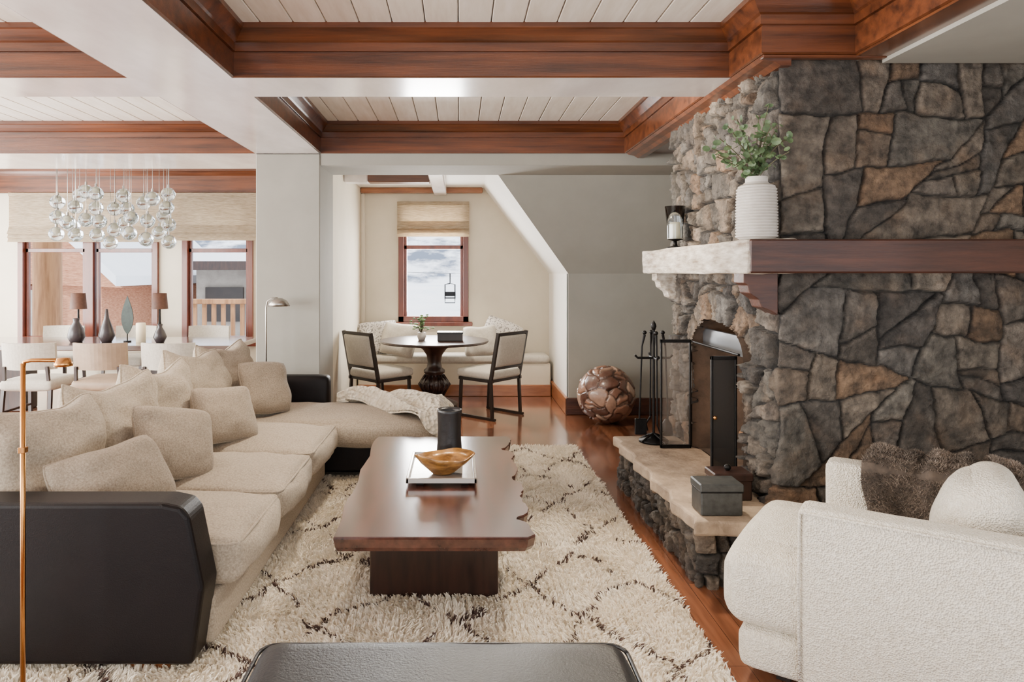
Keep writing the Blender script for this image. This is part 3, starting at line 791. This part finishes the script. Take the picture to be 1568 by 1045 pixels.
def furpt(u, v):
    x = -.22 + .50 * u + .05 * noise.noise(Vector((v * 4, u * 2, 0)))
    t = v * 1.0 - .42
    if t < 0: yy, z = .272, .69 + t
    elif t < .19: yy, z = .272 + t, .69 + .025 * math.sin(t / .19 * math.pi)
    else: yy, z = .462, .69 - (t - .19)
    q = noise.noise(Vector((u * 5, v * 4, 5)))
    k = .03 * (.5 + .5 * math.sin(u * 15 + 3 * q)) + .015 * abs(q) + .004
    if t < .02: yy -= k
    elif t > .17: yy += k
    z += k * (1.0 if -.02 < t < .2 else .1)
    if t < 0: yy -= .10 * min(1, -t / .25); 
    return Vector((x, yy, z + .01))
vs = []; fs = []; nu, nv_ = 60, 60
for i in range(nu + 1):
    for j in range(nv_ + 1): vs.append(tuple(furpt(i / nu, j / nv_)))
for i in range(nu):
    for j in range(nv_):
        a = i * (nv_ + 1) + j; fs.append([a, a + nv_ + 1, a + nv_ + 2, a + 1])
b = B('fur_throw', (1.747, 2.518, 0), R(-35)); b.add((vs, fs), fur, smooth=True); fo = b.done()
bs = []; tp = []; cl = []
rr = random.Random(8)
for k in range(46000):
    u, v = rr.random(), rr.random(); p = furpt(u, v); e1 = furpt(min(u + .01, 1.01), v) - p; e2 = furpt(u, min(v + .01, 1.01)) - p
    nn = e2.cross(e1); nn = nn.normalized() if nn.length > 0 else Vector((0, 0, 1))
    if v < .44 and nn.y > 0: nn = -nn
    if v > .6 and nn.y < 0: nn = -nn
    if .44 <= v <= .6 and nn.z < 0: nn = -nn
    tdir = nn * .7 + Vector((rr.uniform(-.6, .6), rr.uniform(-.3, .3), rr.uniform(-.7, .2)))
    bs.append(p); tp.append(p + tdir.normalized() * rr.uniform(.010, .018))
    g = rr.uniform(.5, 1.3) * (.8 + .8 * noise.noise(Vector((u * 9, v * 9, 2)))); c_ = lin((124, 110, 98)); cl.append((c_[0] * g, c_[1] * g, c_[2] * g))
ft = tufts('fur_hair', np.array([p[:] for p in bs]), np.array([p[:] for p in tp]), .0014, np.array(cl), furh, np.zeros((len(bs), 3)))
ft.parent = fo

# ------------------------------------------------------------------ floor lamps
b = B('brass_floor_lamp', (-1.508, 2.36, 0))
b.add(lathe([(0, .0), (.11, 0), (.11, .012), (.015, .018)], 32), brass, smooth=True)
b.add(tube([(0, 0, .01), (0, 0, 1.19)], .0085, 12), brass, smooth=True)
b.add(tube([(0, 0, 1.0), (0, 0, 1.17), (.006, 0, 1.195), (.03, 0, 1.20), (.13, 0, 1.20)], .007, 12), brass, smooth=True)
b.add(box(-.012, .012, -.012, .012, .88, .90, .002), brass)
b.add(lathe([(0, .03), (.02, .028), (.028, .012), (.03, 0), (.026, 0), (.0, .02)], 24, (.14, 0, 1.18)), brass, smooth=True); b.done()
b = B('pharmacy_floor_lamp', (-1.66, 5.87, 0))
b.add(lathe([(0, 0), (.12, 0), (.12, .015), (.015, .022)], 32), nickel, smooth=True)
b.add(tube([(0, 0, .01), (0, 0, 1.2), (.01, 0, 1.26), (.05, 0, 1.29), (.10, 0, 1.29)], .007, 10), nickel, smooth=True)
b.add(lathe([(0, .07), (.03, .068), (.07, .045), (.095, .0), (.09, 0), (.06, .038), (0, .055)], 28, (.11, 0, 1.22)), nickel, smooth=True); b.done()

# ------------------------------------------------------------------ breakfast nook
b = B('window_bench')
b.add(box(-1.24, 1.12, 8.36, 8.72, .02, .40, .01), plaster_cream); b.add(box(-1.24, 1.12, 8.33, 8.36, 0, .14, .006), basewood)
b.add(rbox((-.06, 8.54, .45), (2.34, .42, .10), .04, 14, puff=(0, 0, .01)), chairfab, smooth=True); b.done()
cushion('window_seat_pillow', .50, .44, .16, (-1.0, 8.52, .70), (.35, -1, .35), R(4), plaid, 11)
cushion('window_seat_pillow', .44, .42, .16, (-.74, 8.40, .69), (-.1, -1, .35), R(-8), chairfab, 12)
cushion('window_seat_pillow', .50, .46, .16, (.50, 8.52, .71), (-.35, -1, .35), R(-20), plaid, 13)
cushion('window_seat_pillow', .42, .38, .16, (.26, 8.42, .67), (0, -1, .35), R(6), chairfab, 14)
b = B('round_pedestal_table', (-.28, 7.72, 0))
b.add(lathe([(0, .715), (.50, .715), (.60, .722), (.615, .735), (.61, .75), (0, .752)], 56), darkwood, smooth=False)
b.add(lathe([(0, .0), (.26, 0), (.27, .04), (.20, .07), (.13, .10), (.10, .13), (.12, .17), (.16, .22), (.165, .28), (.12, .33), (.09, .36), (.12, .385), (.12, .41), (.085, .44), (.075, .50), (.09, .58), (.13, .64), (.18, .68), (.2, .715)], 32), darkwood, smooth=True)
for k in range(16):
    a = k * math.pi / 8; b.add(tube([(.10 * math.cos(a), .10 * math.sin(a), .13), (.172 * math.cos(a), .172 * math.sin(a), .25), (.10 * math.cos(a), .10 * math.sin(a), .355)], .016, 6), darkwood, smooth=True)
b.done()
b = B('potted_plant', (-.42, 7.65, .753))
b.add(lathe([(0, 0), (.035, 0), (.05, .04), (.045, .09), (.04, .09), (0, .08)], 20), whitecer, smooth=True)
rr = random.Random(9)
for k in range(48):
    a = rr.uniform(0, 6.28); t = rr.uniform(0, .13); p = (math.cos(a) * t, math.sin(a) * t, .12 + rr.uniform(0, .16))
    b.add(tube([(0, 0, .08), p], .002, 4), stemm); b.add(ico(.02, 1, p, (1, 1, .5)), rubber)
b.done()
b = B('storage_box', (-.10, 7.62, .753)); b.add(box(-.14, .14, -.09, .09, 0, .085, .005), blackwood); b.add(box(-.145, .145, -.095, .095, .08, .10, .004), blackcer); b.done()

def sled_chair(loc, rz):
    b = B('side_chair', loc, rz)
    for s in (-.235, .235):
        b.add(bar((s, -.26, .015), (s, .24, .015), .024, .024), blackwood)
        b.add(bar((s, .22, .02), (s, .20, .42), .024, .03), blackwood)
        b.add(bar((s, -.22, .02), (s, -.20, .42), .024, .03), blackwood)
        b.add(bar((s, -.20, .40), (s, -.30, .90), .028, .034), blackwood)
        b.add(bar((s, -.23, .40), (s, .23, .40), .024, .03), blackwood)
    for (y, z) in ((.21, .40), (-.20, .40), (-.300, .885), (-.228, .53)):
        b.add(bar((-.235, y, z), (.235, y, z), .028, .028), blackwood)
    b.add(rbox((0, .02, .455), (.49, .50, .09), .035, 12, puff=(0, 0, .015)), chairfab, smooth=True)
    b.add(rbox((0, 0, 0), (.44, .05, .33), .02, 10, puff=(0, .015, 0)), chairfab, TR((0, -.264, .707), (R(11.3), 0, 0)), smooth=True)
    b.done()
sled_chair((.33, 7.25, 0), R(48)); sled_chair((-.84, 7.25, 0), R(-46))

# ------------------------------------------------------------------ dining room
b = B('dining_table')
b.add(box(-5.8, -2.35, 7.05, 8.05, .70, .755, .008), tablew)
for x in (-5.0, -3.1): b.add(box(x - .25, x + .25, 7.4, 7.7, .0, .70, .01), darkwood)
b.done()
def dining_chair(loc, rz=0, mat=chairfab):
    b = B('dining_chair', loc, rz)
    b.add(rbox((0, 0, .45), (.50, .48, .10), .04, 12, puff=(0, 0, .02)), mat, smooth=True)
    vs = []; fs = []
    nx, nz_ = 14, 6
    for s in (0, 1):
        for i in range(nx + 1):
            for j in range(nz_ + 1):
                u = i / nx * 2 - 1; z = .60 + j / nz_ * .25
                y = -.27 - .02 * j / nz_ + .10 * u * u + (.035 if s else 0)
                vs.append((u * .25, y, z))
    q = (nx + 1) * (nz_ + 1)
    for i in range(nx):
        for j in range(nz_):
            a = i * (nz_ + 1) + j; fs.append([a, a + 1, a + nz_ + 2, a + nz_ + 1]); fs.append([q + a, q + a + nz_ + 1, q + a + nz_ + 2, q + a + 1])
    for i in range(nx):
        for j in (0, nz_):
            a = i * (nz_ + 1) + j; c = a + nz_ + 1; fs.append([a, c, q + c, q + a])
    for i in (0, nx):
        for j in range(nz_):
            a = i * (nz_ + 1) + j; fs.append([a, a + 1, q + a + 1, q + a])
    b.add((vs, fs), mat)
    for s in (-1, 1):
        b.add(bar((s * .22, .20, .42), (s * .23, .22, 0), .03), darkwood); b.add(bar((s * .22, -.20, .42), (s * .23, -.24, 0), .03), darkwood)
        b.add(bar((s * .21, -.20, .42), (s * .2, -.225, .63), .025), darkwood)
        b.add(bar((s * .225, -.21, .2), (s * .225, .21, .2), .02), darkwood)
    b.done()
tanl = M('tan_leather', (140, 118, 96), (164, 140, 115), rough=.5, scale=10)
dining_chair((-4.05, 6.6, 0)); dining_chair((-3.38, 6.6, 0), 0, tanl); dining_chair((-2.74, 6.6, 0))
dining_chair((-4.9, 8.3, 0), R(180)); dining_chair((-4.0, 8.3, 0), R(180)); dining_chair((-3.1, 8.3, 0), R(180))

def lat_obj(name, loc, prof, mat, seg=28):
    b = B(name, loc); b.add(lathe(prof, seg), mat, smooth=True); return b.done()
lat_obj('dark_vase', (-4.15, 7.4, .756), [(0, 0), (.06, 0), (.09, .06), (.07, .15), (.03, .22), (.035, .26), (.03, .26), (0, .2)], bluegrey)
lat_obj('dark_vase', (-3.82, 7.4, .756), [(0, 0), (.05, 0), (.085, .07), (.06, .16), (.025, .26), (.012, .36), (.005, .36), (0, .3)], bluegrey)
lat_obj('dark_vase', (-3.22, 7.35, .756), [(0, 0), (.04, 0), (.07, .06), (.05, .12), (.02, .17), (.03, .2), (.025, .2), (0, .15)], bluegrey)
lat_obj('pillar_candle', (-3.45, 7.4, .756), [(0, 0), (.05, 0), (.05, .20), (.045, .21), (0, .205)], candlewax)
b = B('leaf_sculpture', (-3.62, 7.45, .756))
pl = []
for k in range(13): t = k / 12; pl.append((.065 * math.sin(math.pi * t ** .8), .08 + t * .42))
pl2 = [(-x, z) for (x, z) in reversed(pl[1:-1])]
b.add(prism(pl + pl2, 'y', -.006, .006), M('verdigris_metal', (26, 38, 35), (42, 56, 51), rough=.5, metal=.3, scale=20))
b.add(tube([(0, 0, 0), (0, 0, .1)], .006), iron); b.add(lathe([(0, 0), (.04, 0), (.04, .012), (0, .014)], 20), iron); b.done()
for x in (-4.35, -3.42):
    b = B('table_lamp', (x, 7.8, .756))
    b.add(lathe([(0, 0), (.05, 0), (.055, .02), (.02, .05), (.03, .12), (.012, .2), (.01, .35)], 20), iron, smooth=True)
    b.add(lathe([(.09, .34), (.075, .52), (.07, .52), (.085, .34)], 28), brownshade, smooth=True); b.done()

rr = random.Random(12)
b = B('glass_globe_chandelier', (-3.83, 7.6, 0))
b.add(box(-.62, .62, -.18, .18, 2.80, 2.832, .01), nickel)
pos = []
tries = 0
while len(pos) < 32 and tries < 8000:
    tries += 1
    x = rr.uniform(-.60, .60); y = rr.uniform(-.18, .18); z = rr.uniform(1.84, 2.42)
    if all((x - p[0]) ** 2 * 1.2 + (z - p[2]) ** 2 * 1.2 + (y - p[1]) ** 2 * .3 > .15 ** 2 for p in pos): pos.append((x, y, z))
for (x, y, z) in pos:
    r_ = .08
    b.add(ico(r_, 3, (x, y, z)), glass, smooth=True); b.add(ico(r_ * .86, 3, (x, y, z)), glass, smooth=True)
    b.add(tube([(x, y, z + r_ - .01), (x, y, z + r_ + .03)], .014, 8), nickel); b.add(tube([(x, y, z + r_), (x, y, 2.80)], .003, 4), nickel)
    b.add(ico(.02, 2, (x, y, z + .02)), candlewax, smooth=True)
b.done()

# ------------------------------------------------------------------ exterior
vs = []; fs = []; nx, ny = 60, 50
for i in range(nx + 1):
    for j in range(ny + 1):
        x = -70 + 140 * i / nx; y = 9.3 + 110 * (j / ny) ** 1.4
        z = -2.2 + max(0, y - 14) * .048 + 1.0 * noise.noise(Vector((x * .06, y * .06, 0)))
        if y < 14: z = -2.2
        vs.append((x, y, z))
for i in range(nx):
    for j in range(ny):
        a = i * (ny + 1) + j; fs.append([a, a + ny + 1, a + ny + 2, a + 1])
simple('snow_ground', (vs, fs), snow, smooth=True)
vs = []; fs = []
for i in range(nx + 1):
    for j in range(21):
        x = -100 + 200 * i / nx; y = 75 + 80 * j / 20
        z = -1 + (y - 75) * .5 + 3 * noise.noise(Vector((x * .03, y * .05, 3))); vs.append((x, y, z))
for i in range(nx):
    for j in range(20):
        a = i * 21 + j; fs.append([a, a + 21, a + 22, a + 1])
simple('mountain', (vs, fs), mountain, smooth=True)
b = B('cedar_lodge')
b.add(box(-15, -8.9, 17, 24, -2.5, 1.7, 0), shingle)
b.add(prism([(-15.6, 1.5), (-11.2, 4.0), (-8.2, 1.2), (-8.2, 1.45), (-11.2, 4.3), (-15.6, 1.8)], 'y', 16.3, 24.5), snow)
b.add(prism([(-15.5, 1.45), (-11.2, 3.95), (-8.3, 1.15)], 'y', 16.8, 24.2), shingle)
b.add(box(-11.5, -10.2, 16.73, 16.82, -.3, 1.2, 0), redwood); b.add(box(-11.4, -10.3, 16.7, 16.8, -.2, 1.1, 0), greyext); b.done()
b = B('mountain_house')
b.add(box(-7.7, -4.4, 20, 26, -2.5, 1.6, 0), greyext); b.add(box(-8.0, -4.0, 19.2, 26, 1.6, 1.85, 0), darkwood); b.add(box(-8.0, -4.0, 19.2, 26, 1.85, 2.1, 0), snow)
b.add(box(-6.0, -5.7, 19.4, 19.7, -2.5, 1.6, 0), logm); b.add(box(-7.4, -6.3, 19.9, 20.02, .1, 1.1, 0), blackwood); b.done()
b = B('deck_railing')
b.add(box(-4.7, -2.0, 10.7, 10.85, 1.02, 1.10, .01), logm); b.add(box(-4.7, -2.0, 10.74, 10.81, .36, .42, .01), logm)
x = -4.65
while x < -2: b.add(box(x, x + .06, 10.75, 10.80, .4, 1.03, 0), logm); x += .15
b.add(box(-4.7, -2, 9.0, 10.9, -.1, .0, 0), snow)
for x in (-4.6, -2.1): b.add(box(x, x + .1, 10.7, 10.8, -2.2, 1.02, 0), logm)
b.done()
b = B('log_column'); b.add(lathe([(.2, -2.3), (.19, 3.4)], 24, (-6.15, 10.2, 0)), logm, smooth=True); b.done()
b = B('chairlift', (-.56, 42, -.1))
def q_(pts): return [(p[0] * .62, p[1] * .62, p[2] * .62) for p in pts]
b.add(tube(q_([(-60, 0, 4.2), (0, 0, 2.6), (60, 0, 4.4)]), .012, 6), iron); b.add(tube(q_([(0, 0, 2.6), (0, 0, 1.6), (.5, 0, 1.5), (.5, 0, .2)]), .035, 6), iron)
b.add(tube(q_([(0, 0, 1.6), (-.5, 0, 1.5), (-.5, 0, .2)]), .035, 6), iron); b.add(box(-.35, .35, -.12, .18, .06, .13, .01), iron); b.add(box(-.35, .35, .16, .2, .2, .48, .01), iron)
b.add(tube(q_([(-.5, -.2, .2), (-.5, -.3, -.3), (.5, -.3, -.3), (.5, -.2, .2)]), .03, 6), iron); b.done()

# ------------------------------------------------------------------ lighting
w = bpy.data.worlds.new('World'); bpy.context.scene.world = w; w.use_nodes = True
bg = w.node_tree.nodes['Background']; bg.inputs['Color'].default_value = (.88, .93, 1, 1); bg.inputs['Strength'].default_value = 3.6
def area(name, loc, rot, sx, sy, p, col=(1, 1, 1)):
    l = bpy.data.lights.new(name, 'AREA'); l.shape = 'RECTANGLE'; l.size = sx; l.size_y = sy; l.energy = p; l.color = col
    o = bpy.data.objects.new(name, l); o.location = loc; o.rotation_euler = rot; bpy.context.scene.collection.objects.link(o); return o
area('front_fill_light', (.4, -2.55, 1.35), (R(90), 0, 0), 3.9, 2.2, 60, (1, .95, .89))  # added front fill, set in an invented opening behind the camera
area('window_daylight_left_a', (-6.55, 3.4, 1.4), (0, R(-90), 0), 2.1, 2.8, 600, (1, .96, .91))
area('window_daylight_left_b', (-6.55, -.1, 1.4), (0, R(-90), 0), 2.1, 3.0, 380, (1, .96, .91))
area('window_daylight_left_c', (-6.55, 6.8, 1.4), (0, R(-90), 0), 2.1, 2.8, 460, (1, .97, .93))
area('window_daylight_nook', (-.33, 8.98, 1.5), (R(-90), 0, 0), .8, 1.0, 150, (1, .97, .93))
s = bpy.data.lights.new('sun', 'SUN'); s.energy = 5; s.angle = R(2); s.color = (1, .95, .88)
so = bpy.data.objects.new('sun', s); bpy.context.scene.collection.objects.link(so)
so.rotation_euler = Vector((.75, .45, -.62)).to_track_quat('-Z', 'Y').to_euler()
def spot(loc, tgt, p, ang=70, col=(1, .86, .68)):  # added spots without fixtures, for warm pools and washes of light
    l = bpy.data.lights.new('added_spot', 'SPOT'); l.energy = p; l.spot_size = R(ang); l.spot_blend = .8; l.color = col; l.shadow_soft_size = .1
    o = bpy.data.objects.new('added_spot', l); o.location = loc
    o.rotation_euler = (Vector(tgt) - Vector(loc)).to_track_quat('-Z', 'Y').to_euler(); bpy.context.scene.collection.objects.link(o)
spot((.9, 4.5, 2.5), (.35, 2.9, 0), 380, 62); spot((.4, 4.3, 2.5), (1.6, 4.3, 2.0), 190, 90); spot((-.6, 4.4, 2.5), (-1.3, 3.9, .3), 210, 75); spot((-.2, 7.3, 2.45), (-.1, 7.7, 0), 180, 95)
spot((.6, 5.2, 2.5), (.8, 6.3, 0), 110, 70); spot((1.3, 1.6, 2.5), (1.7, 2.6, .3), 60, 70)
l = bpy.data.lights.new('firebox_glow', 'POINT'); l.energy = 3; l.color = (1, .7, .45); l.shadow_soft_size = .08
o = bpy.data.objects.new('firebox_glow', l); o.location = (1.9, 4.16, .65); bpy.context.scene.collection.objects.link(o)

# ------------------------------------------------------------------ camera
cam = bpy.data.cameras.new('camera'); co_ = bpy.data.objects.new('camera', cam); bpy.context.scene.collection.objects.link(co_)
co_.location = (0, 0, 1.5); co_.rotation_euler = (R(90), 0, 0)
cam.lens = 24; cam.sensor_width = 36; cam.shift_x = 121.5 / 2353; cam.shift_y = -155 / 2353; cam.clip_end = 500; cam.clip_start = .05
bpy.context.scene.camera = co_
